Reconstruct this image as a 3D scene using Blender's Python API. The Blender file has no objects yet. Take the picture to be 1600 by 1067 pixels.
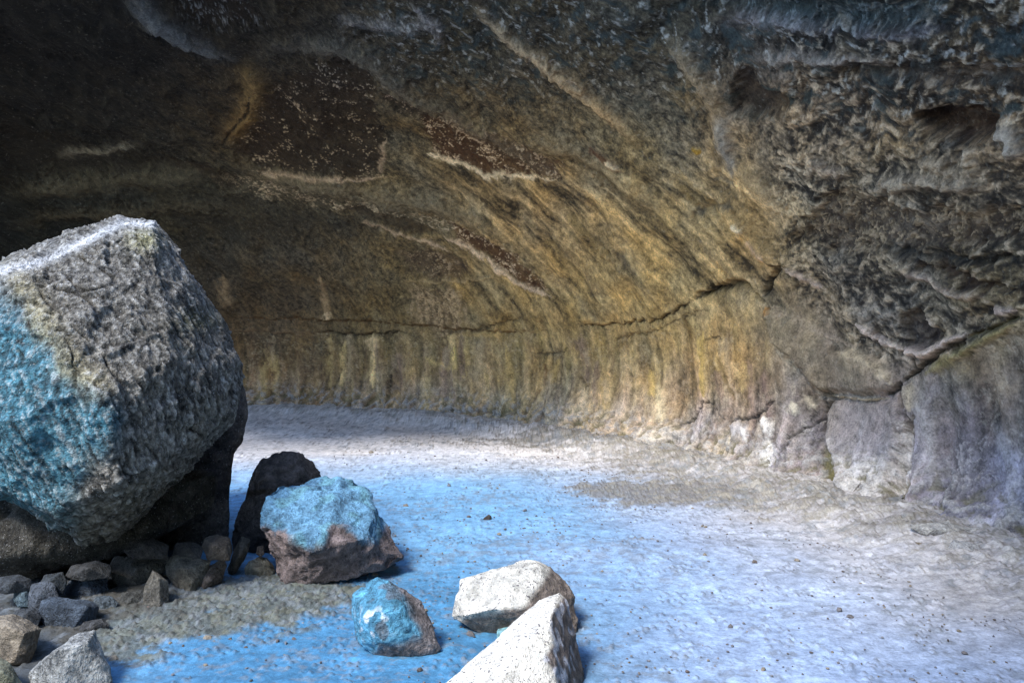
import bpy, bmesh, math
import numpy as np

# ------------------------------------------------------------------ basics
IW, IH, F = 1600.0, 1067.0, 1386.0
EYE = np.array([0.0, 0.0, 2.0])
PITCH = math.atan((IH / 2 - 500.0) / F)
FW = np.array([0, math.cos(PITCH), -math.sin(PITCH)])
UP = np.array([0, math.sin(PITCH), math.cos(PITCH)])
RT = np.array([1.0, 0, 0])
scene = bpy.context.scene
COL = scene.collection
rng = np.random.default_rng(7)


def P(px, py, d):
    """point seen at photo pixel (px, py) at forward distance d metres"""
    return EYE + d * (FW + RT * (px - IW / 2) / F + UP * (IH / 2 - py) / F)


def gd(py, z=0.0):
    """forward distance of the floor seen at row py"""
    dz = FW[2] + UP[2] * (IH / 2 - py) / F
    return (z - EYE[2]) / dz


def proj(v):
    q = v - EYE
    d = q @ FW
    dd = np.where(d > 0.3, d, 0.3)
    return IW / 2 + F * (q @ RT) / dd, IH / 2 - F * (q @ UP) / dd, d


def sstep(a, b, x):
    t = np.clip((x - a) / (b - a), 0, 1)
    return t * t * (3 - 2 * t)


def srgb(r, g, b):
    c = np.array([r, g, b], float) / 255
    return np.where(c <= 0.04045, c / 12.92, ((c + 0.055) / 1.055) ** 2.4)


# ------------------------------------------------------------------ noise
def _h(ix, iy, iz, seed):
    with np.errstate(over='ignore'):
        h = (ix.astype(np.uint32) * np.uint32(374761393) + iy.astype(np.uint32) * np.uint32(668265263)
             + iz * np.uint32(2246822519) + np.uint32((seed * 3266489917) & 0xffffffff))
        h = (h ^ (h >> np.uint32(13))) * np.uint32(1274126177)
        h = (h ^ (h >> np.uint32(15))) * np.uint32(2654435761)
        return h ^ (h >> np.uint32(16))


_ang = np.arange(64) * 2 * np.pi / 64
G2 = np.stack([np.cos(_ang), np.sin(_ang)], 1).astype(np.float32)
_g3 = np.random.default_rng(3).normal(size=(64, 3))
G3 = (_g3 / np.linalg.norm(_g3, axis=1)[:, None]).astype(np.float32)


def n2(x, y, seed=0):
    x = np.asarray(x, np.float32) + 1000.37; y = np.asarray(y, np.float32) + 1000.71
    xi = np.floor(x).astype(np.int64); yi = np.floor(y).astype(np.int64)
    fx = x - xi; fy = y - yi
    fx = fx.astype(np.float32); fy = fy.astype(np.float32)
    u = fx * fx * fx * (fx * (fx * 6 - 15) + 10); w = fy * fy * fy * (fy * (fy * 6 - 15) + 10)
    z = np.uint32(0)
    r = []
    for dy in (0, 1):
        for dx in (0, 1):
            g = G2[_h(xi + dx, yi + dy, z, seed) & np.uint32(63)]
            r.append(g[..., 0] * (fx - dx) + g[..., 1] * (fy - dy))
    a = r[0] + u * (r[1] - r[0]); b = r[2] + u * (r[3] - r[2])
    return (a + w * (b - a)) * 1.5


def n3(p, seed=0):
    p = np.asarray(p, np.float32) + 500.37
    i = np.floor(p).astype(np.int64); f = (p - i).astype(np.float32)
    w = f * f * f * (f * (f * 6 - 15) + 10)
    out = 0
    for dx in (0, 1):
        wx = w[:, 0] if dx else 1 - w[:, 0]
        for dy in (0, 1):
            wy = w[:, 1] if dy else 1 - w[:, 1]
            for dz in (0, 1):
                wz = w[:, 2] if dz else 1 - w[:, 2]
                g = G3[_h(i[:, 0] + dx, i[:, 1] + dy, (i[:, 2] + dz).astype(np.uint32), seed) & np.uint32(63)]
                out = out + wx * wy * wz * (g[:, 0] * (f[:, 0] - dx) + g[:, 1] * (f[:, 1] - dy) + g[:, 2] * (f[:, 2] - dz))
    return out * 1.5


def fb2(x, y, oct=4, seed=0, gain=0.5):
    s = 0; a = 1; t = 0
    for k in range(oct):
        s = s + a * n2(x * 2 ** k, y * 2 ** k, seed + k * 17); t += a; a *= gain
    return s / t


def fb3(p, oct=4, seed=0, gain=0.5):
    s = 0; a = 1; t = 0
    for k in range(oct):
        s = s + a * n3(p * 2 ** k, seed + k * 17); t += a; a *= gain
    return s / t


def cell2(x, y, seed=0):
    """distance to nearest and second nearest jittered point"""
    xi = np.floor(x); yi = np.floor(y)
    d1 = np.full(x.shape, 9.0, np.float32); d2 = d1.copy()
    for dx in (-1, 0, 1):
        for dy in (-1, 0, 1):
            cx = (xi + dx).astype(np.int64) + 1000; cy = (yi + dy).astype(np.int64) + 1000
            h = _h(cx, cy, np.uint32(0), seed)
            jx = (h & np.uint32(1023)) / 1023.0; jy = ((h >> np.uint32(10)) & np.uint32(1023)) / 1023.0
            d = np.hypot(xi + dx + jx - x, yi + dy + jy - y).astype(np.float32)
            d2 = np.minimum(d2, np.maximum(d, d1)); d1 = np.minimum(d1, d)
    return d1, d2


def cell3(p, seed=0):
    i = np.floor(p)
    d1 = np.full(len(p), 9.0, np.float32); d2 = d1.copy(); idv = np.zeros(len(p), np.float32)
    for dx in (-1, 0, 1):
        for dy in (-1, 0, 1):
            for dz in (-1, 0, 1):
                c = (i + (dx, dy, dz)).astype(np.int64) + 500
                h = _h(c[:, 0], c[:, 1], c[:, 2].astype(np.uint32), seed)
                j = np.stack([(h & np.uint32(1023)), ((h >> np.uint32(10)) & np.uint32(1023)), ((h >> np.uint32(20)) & np.uint32(1023))], 1) / 1023.0
                d = np.linalg.norm(i + (dx, dy, dz) + j - p, axis=1).astype(np.float32)
                near = d < d1
                d2 = np.minimum(d2, np.maximum(d, d1))
                idv = np.where(near, (h >> np.uint32(7)) % np.uint32(997) / 997.0, idv)
                d1 = np.minimum(d1, d)
    return d1, d2, idv


# ------------------------------------------------------------------ mesh helpers
def mesh_from(name, verts, faces, col=None, mat=None, smooth=True):
    """faces: (n,k) int array"""
    me = bpy.data.meshes.new(name)
    nv, (nf, k) = len(verts), faces.shape
    me.vertices.add(nv); me.vertices.foreach_set('co', np.asarray(verts, np.float32).ravel())
    me.loops.add(nf * k); me.loops.foreach_set('vertex_index', faces.astype(np.int32).ravel())
    me.polygons.add(nf); me.polygons.foreach_set('loop_start', np.arange(nf, dtype=np.int32) * k)
    me.polygons.foreach_set('loop_total', np.full(nf, k, np.int32))
    me.polygons.foreach_set('use_smooth', np.full(nf, smooth))
    me.update(calc_edges=True)
    if col is not None: set_col(me, col)
    if mat: me.materials.append(mat)
    ob = bpy.data.objects.new(name, me); COL.objects.link(ob)
    return ob


def set_col(me, col):
    a = me.color_attributes.new('Col', 'FLOAT_COLOR', 'POINT')
    c = np.ones((len(me.vertices), 4), np.float32); c[:, :3] = np.clip(col, 0.003, 0.9)
    a.data.foreach_set('color', c.ravel())


def get_co(me):
    a = np.empty(len(me.vertices) * 3, np.float32); me.vertices.foreach_get('co', a); return a.reshape(-1, 3).astype(float)


def get_no(me):
    a = np.empty(len(me.vertices) * 3, np.float32); me.vertex_normals.foreach_get('vector', a); return a.reshape(-1, 3).astype(float)


def tag(o, label, cat=None, group=None, kind=None):
    o['label'] = label
    if cat: o['category'] = cat
    if group: o['group'] = group
    if kind: o['kind'] = kind
    return o


# ------------------------------------------------------------------ materials
def rock_mat(name, fine=60.0, bump=0.5, dist=0.02, rough=0.9, contrast=0.5, speck=None, spec=0.3, sscale=90, aniso=(1, 1, 1)):
    m = bpy.data.materials.new(name); m.use_nodes = True
    nt = m.node_tree; nt.nodes.clear(); N = nt.nodes.new; L = nt.links.new
    out = N('ShaderNodeOutputMaterial'); bs = N('ShaderNodeBsdfPrincipled')
    bs.inputs['Roughness'].default_value = rough; bs.inputs['Specular IOR Level'].default_value = spec
    L(bs.outputs[0], out.inputs[0])
    at = N('ShaderNodeAttribute'); at.attribute_name = 'Col'
    tc = N('ShaderNodeTexCoord'); mp = N('ShaderNodeMapping'); mp.inputs['Scale'].default_value = aniso
    L(tc.outputs['Object'], mp.inputs[0])
    a = N('ShaderNodeTexNoise'); a.inputs['Scale'].default_value = fine; a.inputs['Detail'].default_value = 4; a.inputs['Roughness'].default_value = 0.65
    b = N('ShaderNodeTexNoise'); b.inputs['Scale'].default_value = fine * 0.23; b.inputs['Detail'].default_value = 5; b.inputs['Roughness'].default_value = 0.6
    L(mp.outputs[0], a.inputs[0]); L(mp.outputs[0], b.inputs[0])
    add = N('ShaderNodeMath'); add.operation = 'ADD'; L(a.outputs[0], add.inputs[0]); L(b.outputs[0], add.inputs[1])
    mr = N('ShaderNodeMapRange'); mr.inputs[1].default_value = 0.7; mr.inputs[2].default_value = 1.3
    mr.inputs[3].default_value = 1 - contrast; mr.inputs[4].default_value = 1 + contrast
    L(add.outputs[0], mr.inputs[0])
    mul = N('ShaderNodeVectorMath'); mul.operation = 'SCALE'; L(at.outputs['Color'], mul.inputs[0]); L(mr.outputs[0], mul.inputs['Scale'])
    colout = mul.outputs[0]
    if speck:
        s = N('ShaderNodeTexNoise'); s.inputs['Scale'].default_value = sscale; s.inputs['Detail'].default_value = 3
        L(tc.outputs['Object'], s.inputs[0])
        sr = N('ShaderNodeMapRange'); sr.inputs[1].default_value = speck[4] if len(speck) > 4 else 0.63; sr.inputs[2].default_value = sr.inputs[1].default_value + 0.05
        sr.inputs[3].default_value = 0; sr.inputs[4].default_value = speck[3]
        L(s.outputs[0], sr.inputs[0])
        mx = N('ShaderNodeMix'); mx.data_type = 'RGBA'; L(sr.outputs[0], mx.inputs[0]); L(colout, mx.inputs[6])
        mx.inputs[7].default_value = (*speck[:3], 1); colout = mx.outputs[2]
    L(colout, bs.inputs['Base Color'])
    bu = N('ShaderNodeBump'); bu.inputs['Strength'].default_value = bump; bu.inputs['Distance'].default_value = dist
    L(add.outputs[0], bu.inputs['Height']); L(bu.outputs[0], bs.inputs['Normal'])
    return m


M_wall = rock_mat('cave_rock', fine=42, bump=0.8, dist=0.02, contrast=0.6, speck=(0.4, 0.36, 0.3, 0.15, 0.64), sscale=22)
M_floor = rock_mat('floor_silt', fine=48, bump=0.5, dist=0.014, contrast=0.38, rough=0.75, spec=0.4)
M_rough = rock_mat('rough_lava', fine=40, bump=1.0, dist=0.06, contrast=0.8, speck=(0.6, 0.6, 0.6, 0.5, 0.64), sscale=70)
M_pale = rock_mat('pale_rock', fine=60, bump=1.0, dist=0.03, contrast=0.3, speck=(0.08, 0.07, 0.08, 0.9, 0.61), sscale=55)
M_stone = rock_mat('rubble_rock', fine=50, bump=1.0, dist=0.035, contrast=0.65)
M_gravel = rock_mat('gravel_rock', fine=90, bump=0.5, dist=0.005, contrast=0.4)

# ------------------------------------------------------------------ cave plan
CX, CY = -3.0, 6.0
base_pts = [(5.2, -1), (5.2, 3), (4.62, 6.2), (4.35, 7.5), (3.62, 9.9), (2.0, 13.6), (-1.3, 17.4), (-6, 19.6), (-11, 19.5), (-15.5, 15),
            (-16.5, 9), (-15, 2), (-11, -5), (-4, -8), (2, -6)]
ba = np.array([math.atan2(y - CY, x - CX) for x, y in base_pts]); br = np.array([math.hypot(x - CX, y - CY) for x, y in base_pts])
ba = np.unwrap(ba)


def Rad(phi):
    """periodic Catmull-Rom of the wall foot radius"""
    per = 2 * np.pi
    a = np.concatenate([ba - per, ba, ba + per]); r = np.tile(br, 3)
    x = (phi - ba[0]) % per + ba[0]
    k = np.clip(np.searchsorted(a, x) - 1, 1, len(a) - 3)
    t = (x - a[k]) / (a[k + 1] - a[k])
    m0 = (r[k + 1] - r[k - 1]) / (a[k + 1] - a[k - 1]) * (a[k + 1] - a[k])
    m1 = (r[k + 2] - r[k]) / (a[k + 2] - a[k]) * (a[k + 1] - a[k])
    return ((2 * t ** 3 - 3 * t ** 2 + 1) * r[k] + (t ** 3 - 2 * t ** 2 + t) * m0
            + (-2 * t ** 3 + 3 * t ** 2) * r[k + 1] + (t ** 3 - t ** 2) * m1)


# ------------------------------------------------------------------ features drawn on the rock (photo pixels give the place on the surface)
def dist_poly(u, v, pts):
    """distance to polyline, signed side (+ = right/below of travel direction), parameter 0..1"""
    best = np.full(u.shape, 1e9); side = np.zeros(u.shape); par = np.zeros(u.shape)
    pts = np.array(pts, float); seg = np.hypot(*np.diff(pts, axis=0).T); tot = seg.sum(); acc = 0
    for (a, b, l) in zip(pts[:-1], pts[1:], seg):
        d = b - a
        t = np.clip(((u - a[0]) * d[0] + (v - a[1]) * d[1]) / (l * l), 0, 1)
        ex = u - (a[0] + t * d[0]); ey = v - (a[1] + t * d[1])
        q = np.hypot(ex, ey); w = q < best
        best = np.where(w, q, best); side = np.where(w, np.sign(d[0] * ey - d[1] * ex), side); par = np.where(w, (acc + t * l) / tot, par)
        acc += l
    return best, side, par


def in_poly(u, v, pts):
    ins = np.zeros(u.shape, bool)
    n = len(pts)
    for i in range(n):
        x1, y1 = pts[i]; x2, y2 = pts[(i + 1) % n]
        if y1 == y2: continue
        c = ((y1 > v) != (y2 > v)) & (u < (x2 - x1) * (v - y1) / (y2 - y1) + x1)
        ins ^= c
    return ins


class Canvas:
    """albedo + relief over surface points that lie at photo pixels u, v"""
    def __init__(s, u, v, ok, col, un, vn):
        s.u, s.v, s.ok, s.col = u, v, ok, col
        s.disp = np.zeros(u.shape)
        s.un, s.vn = un, vn           # warped coordinates for ragged outlines

    def box(s, pts, m, wob):
        x = [p[0] for p in pts]; y = [p[1] for p in pts]; m = m + wob * 1.6
        return np.nonzero(s.ok & (s.u > min(x) - m) & (s.u < max(x) + m) & (s.v > min(y) - m) & (s.v < max(y) + m))[0]

    def uv(s, i, wob):
        return s.u[i] + s.un[i] * wob, s.v[i] + s.vn[i] * wob

    def mix(s, i, a, c):
        a = np.clip(a, 0, 1)[:, None]
        s.col[i] = s.col[i] * (1 - a) + np.array(c) * a

    def line(s, pts, w=2.5, depth=0.05, c=(0.02, 0.018, 0.015), a=0.9, wob=5, step=0.0, sw=25, taper=True):
        i = s.box(pts, max(w * 3, sw * 2 if step else 0) + 4, wob)
        if not len(i): return
        d, sd, t = dist_poly(*s.uv(i, wob), pts)
        tp = np.clip(np.minimum(t, 1 - t) * 8, 0.25, 1) if taper else 1
        rag = 1 + 0.7 * s.un[i]
        g = np.exp(-(d / (w * tp * np.clip(rag, 0.4, 1.8))) ** 2)
        s.disp[i] -= depth * g * tp
        if step: s.disp[i] -= step * np.where(sd > 0, np.exp(-d / sw), 0) * tp
        s.mix(i, a * g, c)  # on cracks this paints crevice shade into the colour

    def ridge(s, pts, w=20, h=0.1, c=None, a=0.6, wob=8, spot=0.0):
        i = s.box(pts, w * 2.6, wob)
        if not len(i): return
        d, sd, t = dist_poly(*s.uv(i, wob), pts)
        tp = np.clip(np.minimum(t, 1 - t) * 5, 0, 1)
        g = np.exp(-(d / w) ** 2) * tp
        s.disp[i] += h * g
        if c is not None:
            k = 1 if not spot else sstep(-0.1, 0.25, s.spots[i]) * spot + 1 - spot
            s.mix(i, a * g * k, c)

    def patch(s, pts, c, a=0.8, soft=6, depth=0.03, wob=8, specks=None, sa=0.8, st=0.18):
        i = s.box(pts, soft * 3, wob)
        if not len(i): return
        u, v = s.uv(i, wob)
        d, _, _ = dist_poly(u, v, list(pts) + [pts[0]])
        sg = np.where(in_poly(u, v, pts), d, -d)
        g = sstep(-soft, soft, sg)
        s.disp[i] -= depth * g
        s.mix(i, a * g, c)
        if specks is not None:
            k = sstep(st, st + 0.12, s.spots[i]) * g
            s.mix(i, sa * k, specks); s.disp[i] += 0.02 * k


# ------------------------------------------------------------------ cave shell
def build_cave():
    # azimuths: fine where the photograph looks, coarse elsewhere
    va = np.radians
    ph = np.concatenate([np.linspace(va(-14), va(35), 560, endpoint=False), np.linspace(va(35), va(150), 900, endpoint=False),
                         np.linspace(va(150), va(346), 150, endpoint=False)])
    nt = 760
    tt = np.concatenate([np.linspace(0, 0.72, 620, endpoint=False), np.linspace(0.72, 1, nt - 620)])
    th = tt * np.pi / 2
    PH, TH = np.meshgrid(ph, th)                    # rows = height
    R = Rad(PH)
    Z = 7.0 + 0.35 * np.sin(PH * 2 + 1) + 0.0 * R
    p = 2.35
    c, s_ = np.cos(TH), np.sin(TH)
    k = (np.abs(c) ** p + np.abs(s_) ** p) ** (-1 / p)
    r = R * k * c; z = Z * k * s_ - 0.35
    # flare at the foot
    sc = PH * Rad(PH) * 0.8
    scal = 0.62 + 0.30 * np.abs(n2(sc, sc * 0 + 3, 61)) * 2 + 0.2 * n2(sc * 3.1, sc * 0, 62)
    r = r - (0.95 * scal * np.exp(-np.clip(z, 0, None) / 0.42) - 0.42) * np.where(PH < 2.4, 1, 0)
    r = np.clip(r, 0, None)
    X = CX + r * np.cos(PH); Y = CY + r * np.sin(PH)
    V = np.stack([X, Y, z], -1)
    # inward normals by finite differences
    du = np.roll(V, -1, 1) - np.roll(V, 1, 1); dv = np.gradient(V, axis=0)
    Nn = np.cross(dv, du)
    Nn /= np.linalg.norm(Nn, axis=-1, keepdims=True) + 1e-9
    cen = np.array([CX, CY, 2.0]) - V
    Nn *= np.sign((Nn * cen).sum(-1, keepdims=True))
    Nn[-1] = (0, 0, -1)
    sh = V.shape[:2]
    V = V.reshape(-1, 3); Nn = Nn.reshape(-1, 3); phf = PH.ravel(); zf = z.ravel()
    arc = np.linalg.norm(np.diff(V.reshape(*sh, 3), axis=0), axis=-1)
    T = np.vstack([np.zeros((1, sh[1])), np.cumsum(arc, 0)]).ravel()
    S = (-phf * (0.35 * Rad(phf) + 0.65 * np.clip(r.ravel(), 2, None)))
    u, v, d = proj(V)
    ok = (d > 1.0) & (u > -250) & (u < 1850) & (v > -250) & (v < 1200)
    un = fb2(S * 2.2, T * 2.2, 4, 11) * 1.3 + fb2(S * 9, T * 9, 3, 12) * 1.1; vn = fb2(S * 2.2, T * 2.2, 4, 23) * 1.3 + fb2(S * 9, T * 9, 3, 24) * 1.1

    # ---- base pigments plus shade of the upper left vault: control points blended over the surface
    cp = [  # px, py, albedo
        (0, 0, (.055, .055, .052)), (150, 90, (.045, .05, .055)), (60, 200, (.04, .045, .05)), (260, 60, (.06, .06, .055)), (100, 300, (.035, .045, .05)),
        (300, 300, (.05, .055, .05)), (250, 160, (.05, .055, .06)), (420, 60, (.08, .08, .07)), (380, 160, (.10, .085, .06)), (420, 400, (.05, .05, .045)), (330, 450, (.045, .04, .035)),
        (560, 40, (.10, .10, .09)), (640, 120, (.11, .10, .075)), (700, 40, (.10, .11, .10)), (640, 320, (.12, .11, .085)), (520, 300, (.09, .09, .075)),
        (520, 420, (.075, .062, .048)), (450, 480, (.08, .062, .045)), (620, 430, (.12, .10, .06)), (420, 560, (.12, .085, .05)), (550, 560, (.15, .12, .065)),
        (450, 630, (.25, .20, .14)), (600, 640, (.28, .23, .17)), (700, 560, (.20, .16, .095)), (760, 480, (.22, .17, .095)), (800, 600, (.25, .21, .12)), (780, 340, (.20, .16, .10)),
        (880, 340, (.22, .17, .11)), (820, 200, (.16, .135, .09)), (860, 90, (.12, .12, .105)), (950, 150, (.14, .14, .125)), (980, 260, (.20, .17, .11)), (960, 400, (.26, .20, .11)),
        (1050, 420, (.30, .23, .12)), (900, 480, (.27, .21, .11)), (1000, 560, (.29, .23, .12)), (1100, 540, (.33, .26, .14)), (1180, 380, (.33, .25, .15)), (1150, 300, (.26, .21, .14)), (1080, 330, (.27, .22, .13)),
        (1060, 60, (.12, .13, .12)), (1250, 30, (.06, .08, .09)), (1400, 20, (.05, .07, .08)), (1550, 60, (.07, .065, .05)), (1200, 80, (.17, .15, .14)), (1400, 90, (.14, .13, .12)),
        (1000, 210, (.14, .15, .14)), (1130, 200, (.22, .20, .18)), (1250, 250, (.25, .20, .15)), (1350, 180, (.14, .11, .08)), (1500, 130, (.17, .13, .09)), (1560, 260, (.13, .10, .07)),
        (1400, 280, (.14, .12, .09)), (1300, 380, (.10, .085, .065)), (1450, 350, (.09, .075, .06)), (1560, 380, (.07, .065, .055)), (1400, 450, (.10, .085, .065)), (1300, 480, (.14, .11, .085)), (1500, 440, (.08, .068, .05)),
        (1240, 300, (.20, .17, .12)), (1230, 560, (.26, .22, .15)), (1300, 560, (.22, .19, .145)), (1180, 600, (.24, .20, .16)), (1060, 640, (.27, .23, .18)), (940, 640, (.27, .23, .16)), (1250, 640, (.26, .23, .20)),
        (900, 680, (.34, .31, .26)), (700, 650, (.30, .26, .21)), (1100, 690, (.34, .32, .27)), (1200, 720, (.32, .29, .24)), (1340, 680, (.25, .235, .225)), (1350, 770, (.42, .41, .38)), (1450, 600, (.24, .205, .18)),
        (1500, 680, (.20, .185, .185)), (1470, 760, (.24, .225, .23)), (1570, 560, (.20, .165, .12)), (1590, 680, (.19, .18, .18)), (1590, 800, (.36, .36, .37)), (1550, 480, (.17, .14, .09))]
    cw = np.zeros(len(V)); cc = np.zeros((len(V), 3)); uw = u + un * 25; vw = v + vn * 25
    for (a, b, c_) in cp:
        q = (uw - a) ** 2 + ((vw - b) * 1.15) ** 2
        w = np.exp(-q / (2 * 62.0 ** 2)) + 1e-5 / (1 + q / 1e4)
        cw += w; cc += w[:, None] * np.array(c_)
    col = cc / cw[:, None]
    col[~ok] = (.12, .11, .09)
    lft = (sstep(700, 150, u + v * .35) * sstep(520, 380, v) * ok)[:, None]; col *= 1 - .72 * lft  # shade of the deep left vault painted into the colour
    tp_ = (sstep(330, 60, v) * ok)[:, None]; col *= 1 + tp_ * (np.array([.42, .34, .26]) - 1)  # darker towards the roof: the dim light up there is painted in
    ctr_ = (np.exp(-(((u - 1020) / 330) ** 2 + ((v - 430) / 190) ** 2)) * ok)[:, None]; col *= 1 + .12 * ctr_  # middle of the wall lifted in colour, standing in for light
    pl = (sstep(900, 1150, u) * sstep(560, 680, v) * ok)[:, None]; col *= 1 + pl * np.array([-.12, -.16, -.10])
    cv = Canvas(u, v, ok, col, un, vn)
    cv.spots = fb2(S * 9 + un, T * 13 + vn, 4, 41, 0.75) * 1.15 + 0.5 * fb2(S * 1.7, T * 2.4, 2, 43)

    X_ = -S  # grows to the right is +S ; keep names: Sx right
    Sx = S
    # ---- region masks
    m_right = ok * sstep(0, 60, u - 1190 - np.clip((v - 420) * 0.9, 0, 400) + un * 30) * sstep(0, 50, 600 - v)         # knobbly rock on the right
    m_right = m_right * (1 - sstep(0, 30, (v + un * 14) - np.where(u < 1400, 430 + (u - 1190) * 0.78, 602 - (u - 1400) * 0.52)))
    m_top = sstep(0, 160, 330 - v + 0.0 * u) * ok
    m_low = sstep(460, 560, v + (u - 700) * 0.05) * ok * (1 - m_right)
    m_diag = ok * sstep(0, 80, v - 200) * sstep(600, 760, u) * (1 - m_low) * (1 - m_right)
    # ---- relief
    D = 0.20 * fb2(S * 0.35, T * 0.45, 3, 5) + 0.06 * fb2(S * 1.1, T * 1.5, 3, 6) * (1 - 0.5 * m_low)
    al = (Sx - T) * 0.7071; ac = (Sx + T) * 0.7071
    dg = fb2(al * 0.45, ac * 3.2, 4, 31)
    D += m_diag * 0.045 * dg
    st = fb2(Sx * 3.6 + 0.35 * T, T * 0.55, 4, 57)
    D += m_low * 0.028 * st
    kn = fb2(Sx * 6.5, T * 13.0, 4, 71, 0.66); D += (0.03 * kn) * m_right
    strat = fb2(Sx * 0.7, T * 3.3, 4, 77); D += 0.07 * strat * m_right + 0.04 * strat * m_top * (1 - m_right)
    c1, c2 = cell2(Sx * 13 + un, T * 20 + vn, 5)
    D += (0.03 * (0.5 - c1)) * (m_right + 0.35 * m_top * (1 - m_right))
    D += 0.012 * fb2(Sx * 14, T * 17, 3, 81) * (1 - .5 * m_diag - .5 * m_low)
    # ---- pigment variation
    f1 = fb2(Sx * 1.6, T * 2.2, 5, 91); f2 = fb2(Sx * 7, T * 9, 4, 97)
    amp = 1 + 0.6 * f1 + (1.0 * f2 + 0.7 * fb2(Sx * 20, T * 26, 2, 99)) * (1 - .6 * m_low - .4 * m_diag) + .5 * m_low * fb2(Sx * 9, T * 2.0, 4, 98)
    amp += m_diag * (1.0 * dg + .7 * fb2(al * .25, ac * 1.3, 3, 35) + .8 * fb2(al * 1.2, ac * 9, 4, 33)) + m_low * 1.0 * st + m_right * (1.15 * kn + 0.8 * strat) + 0.5 * strat * m_top
    amp = np.clip(amp, .12, 3) ** (1.0 + .5 * sstep(520, 250, v) + .45 * m_right); col *= np.clip(amp, 0.12, 3.2)[:, None]
    hue = fb2(Sx * 0.9 + 9, T * 1.3, 4, 103); hue2 = fb2(Sx * 2.6, T * 1.0, 4, 107)
    col *= 1 + np.stack([0.22 * hue, 0.03 * hue, -0.35 * hue], 1)
    col *= 1 + (m_low * hue2)[:, None] * np.array([0.10, 0.02, 0.16])
    a = (m_right * sstep(0.12, 0.42, kn + 0.5 * f2) * 0.75)[:, None]; col[:] = col * (1 - a) + np.array([.42, .35, .27]) * a
    a = (m_right * sstep(0.05, 0.3, -kn - 0.3 * strat) * 0.75)[:, None]; col[:] = col * (1 - a) + np.array([.025, .02, .017]) * a
    mt = ok * sstep(0, 90, 190 - v - (800 - u) * 0.10) * sstep(500, 640, u)
    a = (mt * sstep(0.12, 0.4, fb2(Sx * 5, T * 8, 4, 121, 0.7)) * 0.8)[:, None]; col[:] = col * (1 - a) + np.array([.34, .34, .33]) * a
    a = (mt * sstep(0.02, 0.3, fb2(Sx * 2, T * 4, 4, 127, 0.7)) * 0.9)[:, None]; col[:] = col * (1 - a) + np.array([.03, .042, .045]) * a
    a = (sstep(0.22, 0.34, cv.spots) * 0.25 * (ok & (v > 520)))[:, None]; col[:] = col * (1 - a) + np.array([.5, .47, .4]) * a

    BR = (.020, .014, .010); PK = (.58, .49, .43); WH = (.72, .66, .56); DK = (.018, .018, .018); OC = (.40, .27, .10)
    # ---- hollows with dark brown floors and pale rims
    cv.patch([(365, 222), (395, 168), (470, 110), (540, 85), (583, 103), (585, 180), (602, 232), (598, 270), (500, 270), (400, 262), (368, 244)], BR, .85, 7, .025, 12, specks=(.42, .38, .34), st=.34)
    cv.line([(392, 268), (500, 273), (604, 276)], 2.6, -.01, PK, .6, 5); cv.line([(600, 226), (592, 272)], 4, -.01, PK, .45, 7)
    cv.patch([(655, 185), (700, 172), (760, 198), (800, 213), (876, 254), (873, 278), (790, 280), (740, 272), (700, 250), (670, 225)], (.05, .024, .012), .85, 6, .02, 14, specks=(.55, .47, .40), st=.16)
    cv.line([(668, 242), (720, 260), (760, 276), (820, 282), (874, 280)], 3.2, -.01, WH, .8, 5)
    cv.patch([(600, 140), (640, 150), (672, 172), (668, 186), (640, 175), (605, 152)], BR, .8, 5, .05, 5, specks=PK, st=.2)
    cv.patch([(330, 282), (420, 285), (560, 312), (700, 345), (790, 380), (800, 400), (730, 375), (640, 352), (540, 330), (400, 310)], (.09, .09, .08), .6, 8, .02, 9, specks=(.45, .42, .38), st=.08)
    cv.patch([(700, 352), (770, 368), (812, 402), (858, 458), (820, 448), (765, 402), (715, 380)], (.060, .028, .014), .85, 5, .02, 6, specks=(.58, .5, .43), st=.18)
    cv.line([(690, 372), (735, 392), (765, 410), (800, 440), (860, 463)], 3.4, -.015, PK, .85, 4)
    cv.line([(560, 345), (620, 365), (670, 384), (700, 398)], 2.5, -.02, PK, .55, 4)
    cv.patch([(560, 318), (640, 345), (678, 368), (655, 372), (590, 350), (540, 332)], (.03, .025, .02), .8, 5, .07, 5)
    cv.patch([(620, 398), (660, 392), (720, 410), (735, 430), (690, 442), (640, 425)], (.05, .035, .03), .7, 8, .04, 8, specks=(.3, .25, .2))
    cv.patch([(640, 450), (720, 455), (728, 520), (690, 530), (655, 500)], (.09, .065, .05), .6, 10, .02, 8, specks=(.42, .34, .25), st=0)
    for q in range(9):
        x0 = 640 + q * 11; cv.line([(x0, 455 + (q % 3) * 8), (x0 + 3, 500 + (q * 7) % 25)], 2.5, -.01, (.42, .34, .25), .5, 4)
    cv.line([(925, 228), (950, 248), (970, 262)], 5, -.02, (.10, .04, .02), .7, 4); cv.line([(950, 248), (972, 262)], 3, -.03, WH, .8, 3)
    cv.line([(630, 440), (700, 442), (780, 436)], 2.2, -.03, (.36, .29, .19), .6, 4)
    # wide dark patches: shade of the vault painted into its colour
    cv.patch([(240, 320), (360, 318), (520, 330), (600, 360), (560, 380), (430, 375), (300, 370)], DK, .6, 25, .10, 14)
    cv.patch([(0, 180), (120, 220), (250, 240), (330, 290), (200, 300), (0, 290)], DK, .5, 30, .15, 18)
    cv.patch([(0, 20), (40, 60), (110, 85), (130, 100), (80, 100), (0, 70)], (.02, .018, .016), .6, 12, .1, 10)
    cv.patch([(265, 255), (330, 258), (378, 295), (350, 300), (300, 275)], BR, .7, 8, .08, 6)
    cv.patch([(270, 0), (380, 0), (420, 42), (330, 45), (290, 30)], BR, .7, 10, .08, 8, specks=(.2, .2, .2), st=.2)
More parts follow.
